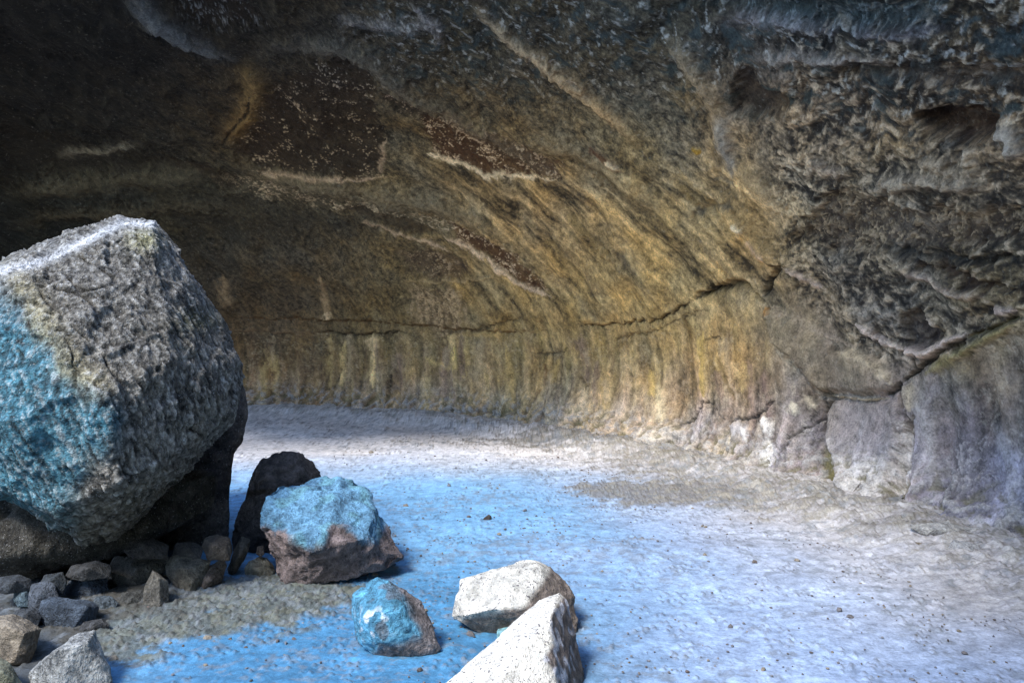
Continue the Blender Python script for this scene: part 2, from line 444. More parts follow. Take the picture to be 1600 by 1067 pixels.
    # ridges of the vault
    cv.ridge([(190, -20), (240, 25), (290, 62), (335, 88), (375, 92)], 13, .10, (.15, .16, .17), .6, 6)
    cv.line([(215, 40), (270, 72), (320, 92), (370, 100)], 5, .10, DK, .7, 6)
    cv.ridge([(375, 92), (398, 130), (385, 180), (350, 230)], 16, .10, (.17, .12, .055), .8, 6)
    cv.line([(392, 140), (388, 170), (362, 200), (346, 232)], 2.2, .06, DK, .9, 3)
    cv.ridge([(385, 90), (440, 72), (520, 68), (585, 92), (640, 150), (760, 205), (900, 300)], 15, .10, (.15, .14, .12), .5, 8)
    cv.ridge([(345, 240), (400, 275), (520, 285), (680, 322), (800, 370)], 13, .09, (.16, .15, .125), .5, 8)
    cv.ridge([(80, 255), (150, 245), (230, 228)], 7, .07, (.17, .19, .2), .7, 6)
    cv.ridge([(0, 300), (120, 290), (260, 282), (360, 275)], 12, .07, (.09, .095, .085), .6, 10)
    cv.ridge([(0, 350), (130, 330), (300, 325), (420, 340)], 10, .08, (.07, .07, .06), .6, 10)
    cv.ridge([(735, 0), (760, 35), (800, 68), (860, 110), (930, 165), (1010, 225)], 8, .10, (.48, .36, .23), .75, 6)
    cv.ridge([(640, 0), (680, 40), (690, 70)], 6, .06, (.45, .42, .42), .6, 8, .5); cv.ridge([(520, 30), (580, 35), (690, 42)], 8, .05, (.4, .38, .38), .5, 8, .6)
    cv.ridge([(1035, 60), (1070, 90), (1115, 150), (1130, 200), (1140, 270)], 13, .12, (.42, .32, .21), .65, 8, .3)
    cv.ridge([(1130, 170), (1140, 220), (1150, 280)], 10, .02, (.24, .27, .33), .7, 4)
    cv.ridge([(1150, 250), (1200, 300), (1240, 345)], 14, .09, (.38, .30, .2), .5, 6)
    cv.ridge([(1120, 300), (1160, 340), (1200, 385), (1225, 415)], 16, .12, (.36, .27, .15), .6, 6)
    cv.ridge([(1050, 340), (1000, 300), (900, 240), (820, 200)], 14, .07, (.24, .19, .12), .4, 8)
    cv.line([(1085, 332), (1110, 325), (1135, 316), (1150, 322)], 7, .05, (.07, .07, .07), .8, 6); cv.line([(1155, 345), (1172, 358)], 6, -.04, WH, .9, 3); cv.line([(1172, 372), (1205, 405)], 4, -.02, (.5, .38, .33), .7, 4)
    cv.line([(1085, 325), (1092, 345)], 4, .04, (.06, .06, .06), .8, 5); cv.line([(1120, 275), (1150, 285)], 5, .03, (.06, .07, .08), .7, 6)
    cv.line([(1080, 232), (1095, 238)], 4, -.02, (.30, .20, .03), .9, 3)
    # pockets on the right
    cv.patch([(1150, 118), (1170, 108), (1190, 135), (1230, 160), (1225, 178), (1180, 182), (1148, 168)], (.03, .022, .018), .8, 8, .16, 7)
    cv.patch([(1436, 180), (1470, 168), (1520, 172), (1560, 190), (1548, 212), (1500, 220), (1450, 215)], (.035, .02, .014), .85, 7, .24, 6)
    cv.ridge([(1560, 195), (1590, 215), (1600, 250)], 12, .10, (.4, .38, .36), .8, 5); cv.ridge([(1515, 225), (1525, 255)], 8, .08, (.5, .43, .35), .8, 6); cv.ridge([(1430, 235), (1500, 262), (1560, 270)], 9, .07, (.42, .35, .27), .7, 8, .5)
    cv.patch([(1245, 365), (1285, 320), (1330, 300), (1400, 320), (1500, 325), (1600, 330), (1600, 372), (1500, 380), (1380, 385), (1300, 392)], (.05, .035, .026), .7, 10, .10, 14, specks=(.3, .24, .17), st=.15)
    cv.patch([(1040, 5), (1150, 0), (1300, 0), (1460, 5), (1455, 42), (1300, 42), (1150, 30)], (.035, .05, .055), .7, 10, .12, 12, specks=(.16, .19, .2), st=.2)
    cv.ridge([(1110, 38), (1220, 42), (1320, 52)], 9, .03, (.34, .31, .32), .5, 8, .6); cv.ridge([(1330, 50), (1400, 55), (1470, 48)], 7, .03, (.36, .34, .37), .5, 8, .6)
    cv.ridge([(1160, 95), (1260, 92), (1400, 92)], 8, .07, (.45, .38, .33), .55, 8, .4)
    cv.patch([(1330, 95), (1480, 100), (1600, 110), (1600, 135), (1450, 125), (1300, 118)], (.06, .045, .035), .6, 10, .08, 12)
    cv.ridge([(1370, 305), (1390, 285), (1450, 278), (1560, 290)], 11, .12, (.48, .41, .33), .75, 8, .5)
    cv.ridge([(1260, 250), (1290, 262), (1330, 275)], 12, .06, (.5, .42, .36), .7, 8, .6)
    cv.line([(1440, 400), (1500, 422), (1540, 440), (1600, 452)], 9, .12, (.03, .016, .01), .85, 8)
    cv.ridge([(1420, 418), (1470, 440), (1505, 455), (1560, 460)], 6, .06, (.48, .38, .33), .65, 7, .3)
    cv.line([(1380, 385), (1460, 395), (1600, 405)], 7, .10, (.02, .02, .02), .8, 9)
    cv.patch([(1410, 490), (1440, 480), (1450, 500), (1480, 520), (1470, 542), (1440, 545), (1415, 535)], (.03, .022, .02), .8, 6, .14, 6)
    cv.line([(1415, 545), (1450, 552), (1490, 540), (1512, 520)], 7, -.10, (.66, .55, .50), .9, 5)
    cv.line([(1340, 510), (1385, 535), (1415, 550)], 5, -.05, (.60, .50, .45), .85, 5); cv.line([(1448, 492), (1470, 515)], 4, -.04, PK, .8, 4)
    cv.line([(1228, 415), (1255, 435), (1280, 455)], 4, -.03, (.5, .4, .36), .8, 5); cv.line([(1210, 475), (1260, 510), (1310, 535), (1330, 545)], 6, -.03, (.42, .35, .28), .6, 8)
    cv.line([(1560, 480), (1580, 485), (1600, 482)], 5, -.05, (.55, .45, .42), .8, 4)
    # the swollen slab and the big joints
    cv.patch([(1205, 485), (1260, 520), (1300, 545), (1340, 555), (1380, 575), (1400, 600), (1385, 612), (1330, 615), (1290, 610), (1260, 575), (1220, 530)], (.19, .165, .13), .5, 9, -.13, 5)
    cv.line([(1310, 548), (1345, 556), (1380, 576), (1398, 598)], 6, -.02, (.46, .40, .30), .75, 3)
    cv.line([(905, 508), (950, 508), (990, 503), (1030, 496), (1060, 482), (1082, 468)], 1.9, .06, DK, .95, 6, .04, 25)
    cv.line([(1082, 470), (1105, 455), (1130, 448), (1160, 444), (1178, 458)], 6, .12, DK, .9, 5, .05, 22)
    cv.line([(1192, 466), (1205, 440), (1226, 411)], 5, .12, DK, .9, 3)
    cv.line([(1178, 458), (1195, 475), (1210, 482)], 3, .05, DK, .7, 3); cv.line([(1198, 482), (1206, 495)], 5, -.01, (.45, .24, .07), .8, 3)
    cv.line([(905, 500), (925, 500), (945, 504)], 5, -.03, (.40, .30, .15), .7, 3)
    cv.line([(950, 530), (1010, 520), (1060, 498), (1100, 482)], 1.8, .03, (.08, .055, .03), .7, 6)
    cv.line([(1100, 530), (1130, 528)], 2, .04, DK, .7, 4); cv.line([(1060, 500), (1085, 530)], 6, -.0, (.12, .075, .02), .6, 5)
    cv.line([(1404, 600), (1408, 595), (1440, 574), (1480, 552), (1512, 530)], 2.6, .07, DK, .95, 5, .05, 18)
    cv.line([(1500, 548), (1512, 528)], 6, .12, DK, .9, 3); cv.line([(1512, 530), (1560, 512), (1605, 494)], 3, .10, (.10, .09, .04), .8, 4, -.10, 20)
    cv.line([(1450, 585), (1520, 545), (1600, 505)], 6, -.05, (.32, .28, .12), .6, 5)
    cv.line([(1384, 617), (1400, 608), (1405, 595)], 3, .07, DK, .95, 2); cv.line([(1290, 618), (1340, 625), (1384, 622)], 2.6, -.03, (.46, .40, .28), .7, 3, .08, 18)
    cv.line([(1290, 612), (1297, 625), (1286, 650), (1290, 680), (1300, 720), (1300, 755), (1312, 790)], 4, .12, (.07, .06, .045), .85, 4, .06, 16); cv.line([(1412, 640), (1404, 680), (1398, 740), (1386, 800)], 5, .10, (.08, .07, .05), .8, 6)
    cv.line([(1432, 560), (1434, 590)], 2.2, .05, DK, .85, 2); cv.line([(1403, 610), (1406, 640)], 1.8, .05, (.05, .04, .03), .8, 3)
    # slab between the two seams stands proud
    cv.patch([(1292, 622), (1400, 628), (1398, 700), (1388, 780), (1372, 805), (1330, 800), (1306, 770), (1292, 690)], (.30, .285, .27), .35, 9, -.10, 4)
    cv.patch([(1308, 720), (1385, 725), (1380, 790), (1345, 808), (1318, 795)], (.48, .46, .43), .8, 16, 0, 10)
    cv.ridge([(1345, 640), (1345, 700), (1342, 780)], 5, .01, (.50, .50, .52), .5, 4, .3)
    cv.patch([(1398, 660), (1425, 650), (1418, 700), (1412, 760), (1400, 800), (1378, 805), (1388, 750), (1394, 700)], (.27, .23, .19), .7, 5, .05, 6, specks=(.62, .58, .54), st=.0)
    cv.patch([(1388, 765), (1408, 762), (1412, 785), (1400, 804), (1376, 806), (1378, 785)], (.075, .068, .022), .9, 4, .02, 6, specks=(.03, .025, .01))
    cv.patch([(1286, 700), (1297, 705), (1298, 760), (1286, 755), (1282, 725)], (.10, .09, .025), .85, 4, .03, 6)
    cv.line([(1425, 640), (1418, 665), (1412, 720)], 2.4, .04, (.10, .08, .06), .8, 4)
    cv.ridge([(1440, 620), (1452, 700), (1455, 790)], 9, .03, (.36, .34, .32), .55, 5); cv.ridge([(1560, 650), (1575, 720), (1580, 820)], 10, .02, (.36, .35, .35), .55, 6)
    cv.patch([(1490, 660), (1530, 670), (1560, 740), (1550, 810), (1500, 800), (1470, 740)], (.17, .155, .16), .5, 14, .0, 12, specks=(.48, .44, .42), st=.05, sa=.5)
    # lower joints
    cv.line([(1058, 660), (1075, 655), (1092, 640), (1096, 630), (1118, 630)], 1.8, .045, DK, .95, 5, .02, 14)
    cv.line([(1140, 657), (1165, 655), (1190, 650), (1205, 640), (1222, 617)], 1.8, .045, DK, .95, 5, .02, 16)
    cv.line([(1232, 690), (1252, 675), (1270, 662), (1286, 648)], 1.8, .045, DK, .95, 5, .02, 16); cv.line([(1118, 630), (1128, 645), (1140, 657)], 1.2, .03, DK, .7, 5); cv.line([(1096, 640), (1092, 690), (1080, 720)], 1.3, .03, DK, .7, 5); cv.line([(1190, 652), (1198, 685), (1215, 712)], 1.3, .03, DK, .7, 5); cv.line([(1215, 712), (1240, 690)], 2, .04, DK, .7, 3)
    cv.line([(985, 695), (1010, 702), (1040, 694), (1062, 678)], 3, .06, (.09, .08, .06), .85, 3, .03, 12)
    cv.line([(1232, 690), (1225, 730), (1240, 770)], 2, .05, DK, .7, 6); cv.patch([(1300, 628), (1395, 632), (1392, 700), (1310, 715)], (.20, .185, .19), .5, 12, .0, 8)
    cv.patch([(985, 680), (1010, 665), (1050, 665), (1068, 672), (1050, 690), (1015, 700), (992, 696)], (.42, .40, .36), .7, 6, -.08, 4)
    cv.line([(640, 636), (670, 645), (700, 642), (760, 640), (800, 645)], 2.2, .04, (.06, .05, .04), .75, 5, .04, 14)
    cv.line([(505, 612), (522, 602), (532, 575), (540, 560)], 2.2, .04, DK, .8, 3); cv.line([(430, 620), (470, 618), (505, 612)], 4, .03, (.05, .045, .03), .5, 5)
    cv.line([(478, 520), (560, 524), (620, 518), (640, 522)], 2, .05, DK, .75, 4, .05, 14); cv.line([(355, 496), (450, 498), (600, 505), (700, 514), (800, 520), (860, 518)], 1.8, .05, (.16, .11, .07), .7, 5, .05, 20)
    cv.line([(700, 520), (760, 512), (800, 500), (820, 490)], 1.8, .05, DK, .6, 5); cv.line([(355, 515), (450, 518), (520, 523)], 2, -.03, (.19, .14, .10), .5, 4)
    cv.line([(720, 522), (780, 523)], 3, -.02, (.42, .32, .16), .6, 3); cv.line([(830, 555), (870, 552), (888, 545)], 1.8, .04, DK, .7, 4)
    cv.line([(838, 620), (848, 605), (852, 580), (846, 565)], 4, .03, (.14, .08, .04), .75, 4); cv.line([(812, 655), (828, 635), (840, 615)], 3, .03, (.08, .06, .04), .7, 4)
    cv.line([(905, 588), (920, 605)], 2.2, .04, (.07, .05, .03), .8, 3); cv.line([(985, 590), (975, 575)], 2, .03, DK, .6, 3)
    cv.line([(1128, 560), (1140, 600), (1155, 625)], 4, .02, (.13, .10, .04), .6, 4)
    # mineral drips
    for (pts, w, c_) in [([(583, 528), (585, 550), (582, 606)], 3.0, (.68, .58, .36)), ([(582, 528), (586, 548)], 6, (.55, .46, .33)), ([(536, 533), (534, 560), (532, 608)], 3.2, (.50, .42, .24)),
                         ([(502, 430), (508, 470), (512, 498)], 4, (.26, .20, .14)), ([(511, 488), (512, 500)], 5, (.58, .48, .36)), ([(350, 430), (352, 460), (362, 480)], 6, (.20, .16, .12)),
                         ([(712, 540), (714, 578)], 3, (.62, .54, .26)), ([(665, 558), (690, 570), (712, 576)], 3, (.52, .44, .24)), ([(700, 525), (712, 540)], 6, (.55, .45, .28)),
                         ([(914, 606), (910, 650)], 4, (.56, .50, .38)), ([(1020, 600), (1028, 640), (1030, 662)], 7, (.46, .43, .32)), ([(1008, 580), (1018, 620)], 4, (.44, .36, .17)),
                         ([(1095, 520), (1100, 560), (1102, 620)], 4, (.42, .34, .15)), ([(1150, 565), (1162, 590)], 6, (.52, .42, .27)), ([(1200, 655), (1208, 680)], 8, (.72, .70, .66)), ([(1204, 690), (1200, 730)], 7, (.66, .64, .60)),
                         ([(1140, 665), (1170, 680)], 8, (.44, .43, .44)), ([(1160, 670), (1165, 690)], 3, (.7, .7, .68)), ([(940, 590), (946, 640)], 4, (.42, .34, .18)), ([(1246, 630), (1246, 650)], 4, (.5, .48, .4)),
                         ([(870, 560), (862, 600)], 4, (.38, .30, .15)), ([(790, 540), (800, 600), (796, 640)], 4, (.36, .29, .15)), ([(1420, 600), (1418, 640)], 8, (.42, .36, .27)), ([(1262, 620), (1272, 636)], 5, (.4, .36, .28))]:
        cv.line(pts, w * 1.35, -.015, c_, .95, 3)
    for q in range(46):      # faint run-off streaks on the lower wall
        x0 = rng.uniform(400, 1280); y0 = rng.uniform(520, 590); l = rng.uniform(30, 90); ln = rng.uniform(-4, 14) * (1 if x0 > 850 else -0.3)
        c_ = [(.42, .35, .19), (.10, .075, .05), (.22, .17, .17), (.38, .33, .26)][q % 4]
        cv.line([(x0, y0), (x0 + ln * .5, y0 + l * .5), (x0 + ln, y0 + l)], rng.uniform(2.5, 7), rng.uniform(-.02, .02), c_, .55, 5)
    for q in range(26):      # oblique streaks on the sweep of the wall
        x0 = rng.uniform(820, 1130); y0 = rng.uniform(250, 420); l = rng.uniform(40, 120)
        c_ = [(.40, .31, .16), (.12, .095, .06), (.34, .28, .18), (.15, .13, .11)][q % 4]
        cv.line([(x0, y0), (x0 + l * .8, y0 + l * .85)], rng.uniform(3, 8), rng.uniform(-.03, .03), c_, .35, 8)
    # crumbling foot of the wall
    foot = ok * sstep(0, 0.5, 0.75 - zf) * (PH.ravel() < 2.3)
    ft = fb2(Sx * 5, T * 7, 4, 131, 0.6)
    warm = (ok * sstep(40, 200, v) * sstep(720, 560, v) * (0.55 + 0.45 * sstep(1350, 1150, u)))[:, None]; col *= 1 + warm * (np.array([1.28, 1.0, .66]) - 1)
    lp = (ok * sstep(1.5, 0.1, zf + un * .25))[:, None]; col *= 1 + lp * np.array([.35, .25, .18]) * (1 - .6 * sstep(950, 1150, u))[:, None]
    D += foot * 0.09 * ft
    a = (foot * sstep(0.0, 0.25, ft) * 0.7)[:, None]; col[:] = col * (1 - a) + np.array([.36, .34, .31]) * a
    a = (foot * sstep(0.05, 0.3, -ft) * 0.75)[:, None]; col[:] = col * (1 - a) + np.array([.13, .115, .055]) * a

    V += Nn * (D + cv.disp)[:, None]
    idx = np.arange(len(V)).reshape(sh)
    nx = np.roll(idx, -1, 1)
    q = np.stack([idx[:-1], nx[:-1], nx[1:], idx[1:]], -1).reshape(-1, 4)
    # daylight hole in the roof and the mouth behind the photographer, plus an added one on the left
    ctr = V[q].mean(1)
    ns = fb2(ctr[:, 0] * 0.5, ctr[:, 1] * 0.5, 3, 201)
    hole = (((ctr[:, 0] - HOLE[0]) / HOLE[2]) ** 2 + ((ctr[:, 1] - HOLE[1]) / HOLE[3]) ** 2 < 1 + 0.35 * ns) & (ctr[:, 1] < 10.5 + 0.5 * np.minimum(ctr[:, 0] + 5, 0)) & (ctr[:, 2] > 2.5)
    openings = (ctr[:, 1] < -5.0 + ns) & (ctr[:, 0] > -6) & (ctr[:, 0] < 1.5)
    openings |= (ctr[:, 0] < -0.64 * ctr[:, 1] - 1.6 + 0.5 * ns) & (ctr[:, 1] > 0) & (ctr[:, 2] > 3.2) & (ctr[:, 1] < 14.5)  # unseen left opening, added to let skylight onto the far floor
    q = q[~(hole | openings)]
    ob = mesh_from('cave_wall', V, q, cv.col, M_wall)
    tag(ob, 'brown and black cave wall arching into the roof', kind='structure')
    return ob


HOLE = (-4.2, 5.6, 4.8, 7.0)


# ------------------------------------------------------------------ ground
def build_ground():
    def ax(lo, a, b, hi, step_in, n_out):
        L = a - (a - lo) * np.linspace(1, 0, n_out, endpoint=False) ** 2.2
        Rr = b + (hi - b) * np.linspace(0, 1, n_out + 1)[1:] ** 2.2
        return L, Rr
    ys = [3.6]
    while ys[-1] < 20.5: ys.append(ys[-1] + max(0.009, ys[-1] ** 2 * 0.00042))
    ys = np.array(ys)
    lo, hi = ax(-80, 3.6, ys[-1], 90, 0, 40)
    ys = np.concatenate([lo, ys, hi])
    xs = np.concatenate([np.linspace(-6.5, -2.6, 320, endpoint=False), np.linspace(-2.6, 5.3, 1100)])
    lo, hi = ax(-80, -6.5, 5.3, 80, 0, 40)
    xs = np.concatenate([lo, xs, hi])
    X, Y = np.meshgrid(xs, ys); sh = X.shape; x = X.ravel(); y = Y.ravel()
    near = (x > -7) & (x < 5.6) & (y > 3.2) & (y < 21.5)
    phi = np.arctan2(y - CY, x - CX); r = np.hypot(x - CX, y - CY); wd = Rad(phi) - r       # distance to wall foot
    V = np.stack([x, y, np.zeros_like(x)], 1); u, v, d = proj(V); ok = near & (d > 1)
    h = 0.05 * fb2(x * 0.5, y * 0.5, 3, 301) + 0.02 * fb2(x * 2.5, y * 2.5, 4, 303)
    f = fb2(x * 9, y * 9, 3, 305, 0.6); h += 0.007 * f
    foot = sstep(1.9, 0.3, wd + 0.35 * fb2(x * 1.2, y * 1.2, 3, 307)) * (phi < 2.3) * (phi > -0.3)
    h += 0.17 * foot * foot + 0.06 * foot * fb2(x * 5, y * 5, 4, 309, 0.6)
    brn = np.zeros_like(x)
    for (a, b, ra, rb, s) in [(1080, 720, 230, 45, 1.0), (900, 690, 170, 14, .7), (1010, 770, 90, 14, .9), (930, 765, 60, 10, .8), (1130, 775, 110, 16, .8), (1000, 845, 50, 8, .6), (1280, 800, 160, 26, .9), (1440, 840, 120, 18, .9),
                              (290, 958, 200, 44, 1.5), (180, 985, 90, 50, 1.4), (440, 930, 170, 26, 1.4), (620, 690, 200, 8, .5), (1530, 900, 130, 12, .5), (950, 790, 90, 8, .5), (700, 780, 60, 10, .3), (760, 840, 120, 10, .2)]:
        brn += s * np.exp(-(((u - a) / ra) ** 2 + ((v - b) / rb) ** 2)) * ok
    brn = np.clip(brn, 0, 1.25); pn = fb2(x * 4, y * 4, 5, 311, 0.62)
    bm = sstep(0.52, 0.85, brn * 0.75 + pn * 0.75 + 0.12); h += 0.018 * bm * (0.5 + fb2(x * 9 + 2 * pn, y * 12 + 2 * pn, 4, 313, .65) * 2) + 0.03 * np.exp(-(((u - 300) / 260) ** 2 + ((v - 940) / 45) ** 2)) * ok
    # clods
    dens = 0.25 + 0.9 * brn + 0.35 * sstep(0, .4, fb2(x * 0.8, y * 0.8, 3, 315))
    c1, c2 = cell2(x * 13, y * 13, 7); cl = sstep(0.30, 0.12, c1) * (n2(x * 3.1, y * 3.1, 317) + dens * 0.7 > 0.45)
    h += 0.014 * cl
    # scuff furrows on the right
    fur = ok * np.exp(-(((u - 1450) / 260) ** 2 + ((v - 935) / 75) ** 2)); h += 0.012 * fur * n2(x * 2.0 + y * 0.6, y * 11, 319)
    V[:, 2] = np.where(near, h, 0.05 * fb2(x * 0.2, y * 0.2, 2, 301))
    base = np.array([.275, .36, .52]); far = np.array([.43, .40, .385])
    cy_ = sstep(1150, 700, u + 150 * fb2(x * .6, y * .6, 3, 333)) * sstep(690, 780, v); base = base * (1 - .75 * cy_[:, None]) + np.array([.10, .30, .50]) * .75 * cy_[:, None]  # blue of the skylight painted into the left and centre floor
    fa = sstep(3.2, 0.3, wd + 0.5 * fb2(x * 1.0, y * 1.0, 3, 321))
    fy = sstep(10.5, 14.5, y + 1.2 * fb2(x * .5, y * .5, 3, 335))[:, None]; base = base * (1 - .8 * fy) + np.array([.70, .63, .56]) * .8 * fy; far = far * (1 + .45 * fy)  # back of the floor painted paler, standing in for light reaching it
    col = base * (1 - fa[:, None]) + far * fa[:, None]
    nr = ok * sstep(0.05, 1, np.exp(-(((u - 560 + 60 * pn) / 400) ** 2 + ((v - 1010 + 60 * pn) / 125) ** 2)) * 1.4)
    col = col * (1 - .8 * nr[:, None]) + np.array([.03, .15, .28]) * .8 * nr[:, None]  # deep blue skylit patch of the near floor painted in
    col *= (1 + 0.28 * fb2(x * 1.2, y * 2.0, 4, 323) + 0.3 * f + 0.25 * pn)[:, None]
    a = (bm * 0.85)[:, None]; bc = np.where((u < 640)[:, None], [.62, .62, .42], [1, 1, 1]) * np.where((fb2(x * 6, y * 6, 3, 325) > 0.05)[:, None], [.19, .17, .13], [.15, .14, .13]); col = col * (1 - a) + bc * a
    a = (foot * sstep(0.0, .22, fb2(x * 3.2 + 1.5 * pn, y * 5 + pn, 5, 341, .65)) * .7)[:, None]; col = col * (1 - a) + np.array([.15, .135, .095]) * a
    a = (cl * 0.45)[:, None]; col = col * (1 - a) + np.array([.10, .085, .075]) * a
    a = (foot * sstep(-.1, .3, pn) * 0.5)[:, None]; col = col * (1 - a) + np.array([.46, .43, .38]) * a
    lf = (ok * sstep(340, 230, u + 60 * pn) * sstep(-20, 30, v - 840) * sstep(30, -30, v - 965 - 1.3 * np.clip(180 - u, 0, 200) + 50 * pn))[:, None]; col = col * (1 - .95 * lf) + np.array([.05, .047, .04]) * .95 * lf  # shade under the huge boulder painted into the floor colour
    dr = (sstep(.08, .3, fb2(x * 7, y * 7, 4, 331, .7) + .5 * nr * fb2(x * 16, y * 16, 3, 351) + .35 * fb2(x * .9, y * .9, 2, 337)) * .5)[:, None]; col = col * (1 - dr) + np.array([.16, .18, .20]) * dr
    col[~near] = (.30, .27, .22)
    idx = np.arange(len(V)).reshape(sh)
    q = np.stack([idx[:-1, :-1], idx[:-1, 1:], idx[1:, 1:], idx[1:, :-1]], -1).reshape(-1, 4)
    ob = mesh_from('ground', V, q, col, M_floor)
    return tag(ob, 'pale silty cave floor with brown soil patches', kind='structure')


# ------------------------------------------------------------------ boulders
def hull_mesh(clouds):
    bm = bmesh.new()
    for pts in clouds:
        vs = [bm.verts.new(p) for p in pts]
        g = bmesh.ops.convex_hull(bm, input=vs)
        rem = [e for e in set(g['geom_interior'] + g['geom_unused']) if isinstance(e, bmesh.types.BMVert)]
        if rem: bmesh.ops.delete(bm, geom=rem, context='VERTS')
    bmesh.ops.recalc_face_normals(bm, faces=bm.faces)
    me = bpy.data.meshes.new('tmp'); bm.to_mesh(me); bm.free()
    return me


def make_rock(name, clouds, voxel, colfn, mat, seed=0, big=0.0, mid=0.0, fine=0.0, fs=12.0, strat=None, sink=0.0, relax=1):
    me = hull_mesh(clouds)
    ob = bpy.data.objects.new('tmp', me); COL.objects.link(ob)
    md = ob.modifiers.new('r', 'REMESH'); md.mode = 'VOXEL'; md.voxel_size = voxel; md.adaptivity = 0
    dg = bpy.context.evaluated_depsgraph_get(); dg.update()
    m2 = bpy.data.meshes.new_from_object(ob.evaluated_get(dg))
    bpy.data.objects.remove(ob); bpy.data.meshes.remove(me)
    n = len(m2.vertices); E = np.empty(len(m2.edges) * 2, np.int32); m2.edges.foreach_get('vertices', E); E = E.reshape(-1, 2)
    co = get_co(m2)
    deg = np.bincount(E.ravel(), minlength=n)[:, None]
    for _ in range(relax):
        s = np.zeros((n, 3))
        for k in range(3):
            s[:, k] = np.bincount(E[:, 0], co[E[:, 1], k], n) + np.bincount(E[:, 1], co[E[:, 0], k], n)
        co = 0.5 * co + 0.5 * s / np.maximum(deg, 1)
    m2.vertices.foreach_set('co', co.astype(np.float32).ravel()); m2.update()
    no = get_no(m2)
    c1, c2, idv = cell3(co * (fs * 0.22) + 0.35 * np.stack([n3(co * fs * .3, seed + 5), n3(co * fs * .3, seed + 6), n3(co * fs * .3, seed + 7)], 1), seed)
    g1, g2, gi = cell3(co * (fs * .075) + .25 * n3(co * 2.0, seed + 8)[:, None], seed + 31)
    D = big * 2.2 * (gi - .5) * sstep(0, .10, g2 - g1) + big * fb3(co * 1.3, 3, seed + 1) + mid * (idv - 0.5) * sstep(0.0, 0.12, c2 - c1) + mid * 0.8 * fb3(co * fs * 0.35, 4, seed + 2, 0.55)
    ff = fb3(co * fs, 3, seed + 3, 0.6)
    msk = .35 + 1.3 * sstep(-.25, .3, fb3(co * (fs * .09), 2, seed + 12))
    D += fine * msk * (ff + 0.6 * np.abs(ff))
    cvn = fb3(co * 3.0, 3, seed + 9)
    if strat:
        dr = np.array(strat[0], float); dr /= np.linalg.norm(dr)
        pr = co @ dr
        q = co - 0.9 * pr[:, None] * dr
        sn = fb3(q * strat[1], 4, seed + 4, 0.6); D += strat[2] * sn * msk
        vl = sstep(.88, 1, 1 - np.abs(n3(q * (strat[1] * .16), seed + 14)) * 2.2) * sstep(-.1, .2, cvn); D -= strat[2] * 1.2 * vl; sn = sn - .5 * vl
    else: sn = ff
    co2 = co + no * D[:, None]
    co2[:, 2] -= sink
    m2.vertices.foreach_set('co', co2.astype(np.float32).ravel()); m2.update()
    u, v, d = proj(co2)
    col = colfn(co2, get_no(m2), u, v, ff, cvn, sn)
    set_col(m2, col); m2.materials.clear(); m2.materials.append(mat)
    m2.polygons.foreach_set('use_smooth', np.full(len(m2.polygons), True))
    # origin at the base
    c = co2.mean(0); c[2] = co2[:, 2].min()
    m2.vertices.foreach_set('co', (co2 - c).astype(np.float32).ravel()); m2.update()
    ob = bpy.data.objects.new(name, m2); m2.name = name; ob.location = c; COL.objects.link(ob)
    return ob


def cf(base, var=0.25, alt=None, altamt=0.6, extra=None):
    def f(co, no, u, v, ff, cn, sn):
        c = np.array(base, float)[None] * (1 + var * 1.6 * ff + var * cn * 1.2 + var * sn)[:, None]
        if alt is not None:
            a = (sstep(0.0, 0.35, cn + 0.3 * ff) * altamt)[:, None]; c = c * (1 - a) + np.array(alt) * a
        if extra: c = extra(c, co, no, u, v, ff, cn, sn)
        return c
    return f


def cloud(outline, front, thick, shrink=0.8):
    """outline: (px,py,d) silhouette; front: (px,py,d) nearer corners; a shrunken copy lies behind"""
    pts = [P(*o) for o in outline + front]
    cx, cy = np.mean([o[0] for o in outline]), np.mean([o[1] for o in outline])
    for (a, b, d) in outline:
        pts.append(P(cx + (a - cx) * shrink, cy + (b - cy) * shrink, d + thick))
    return pts


def stone(name, outline, base_py, thick, front=(), z=0.0, **kw):
    d0 = gd(base_py, z); ys = [o[1] for o in outline]; y0, y1 = min(ys), max(ys)
    ol = [(a, b, d0 + thick * (0.12 + 0.5 * (y1 - b) / (y1 - y0))) for a, b in outline]
    fr = [(a, b, d0 + thick * t) for a, b, t in front]
    cl = cloud(ol, fr, thick * 0.55)
    size = (max(o[0] for o in outline) - min(o[0] for o in outline)) / F * d0
    a = dict(voxel=max(0.006, size / 60), big=0, mid=size * 0.035, fine=size * 0.014, fs=9 / size ** 0.5, sink=0.015)
    a['big'] = size * .03; a.update(kw)
    col = a.pop('col'); mat = a.pop('mat', M_stone)
    return make_rock(name, [cl], a.pop('voxel'), col, mat, **a)


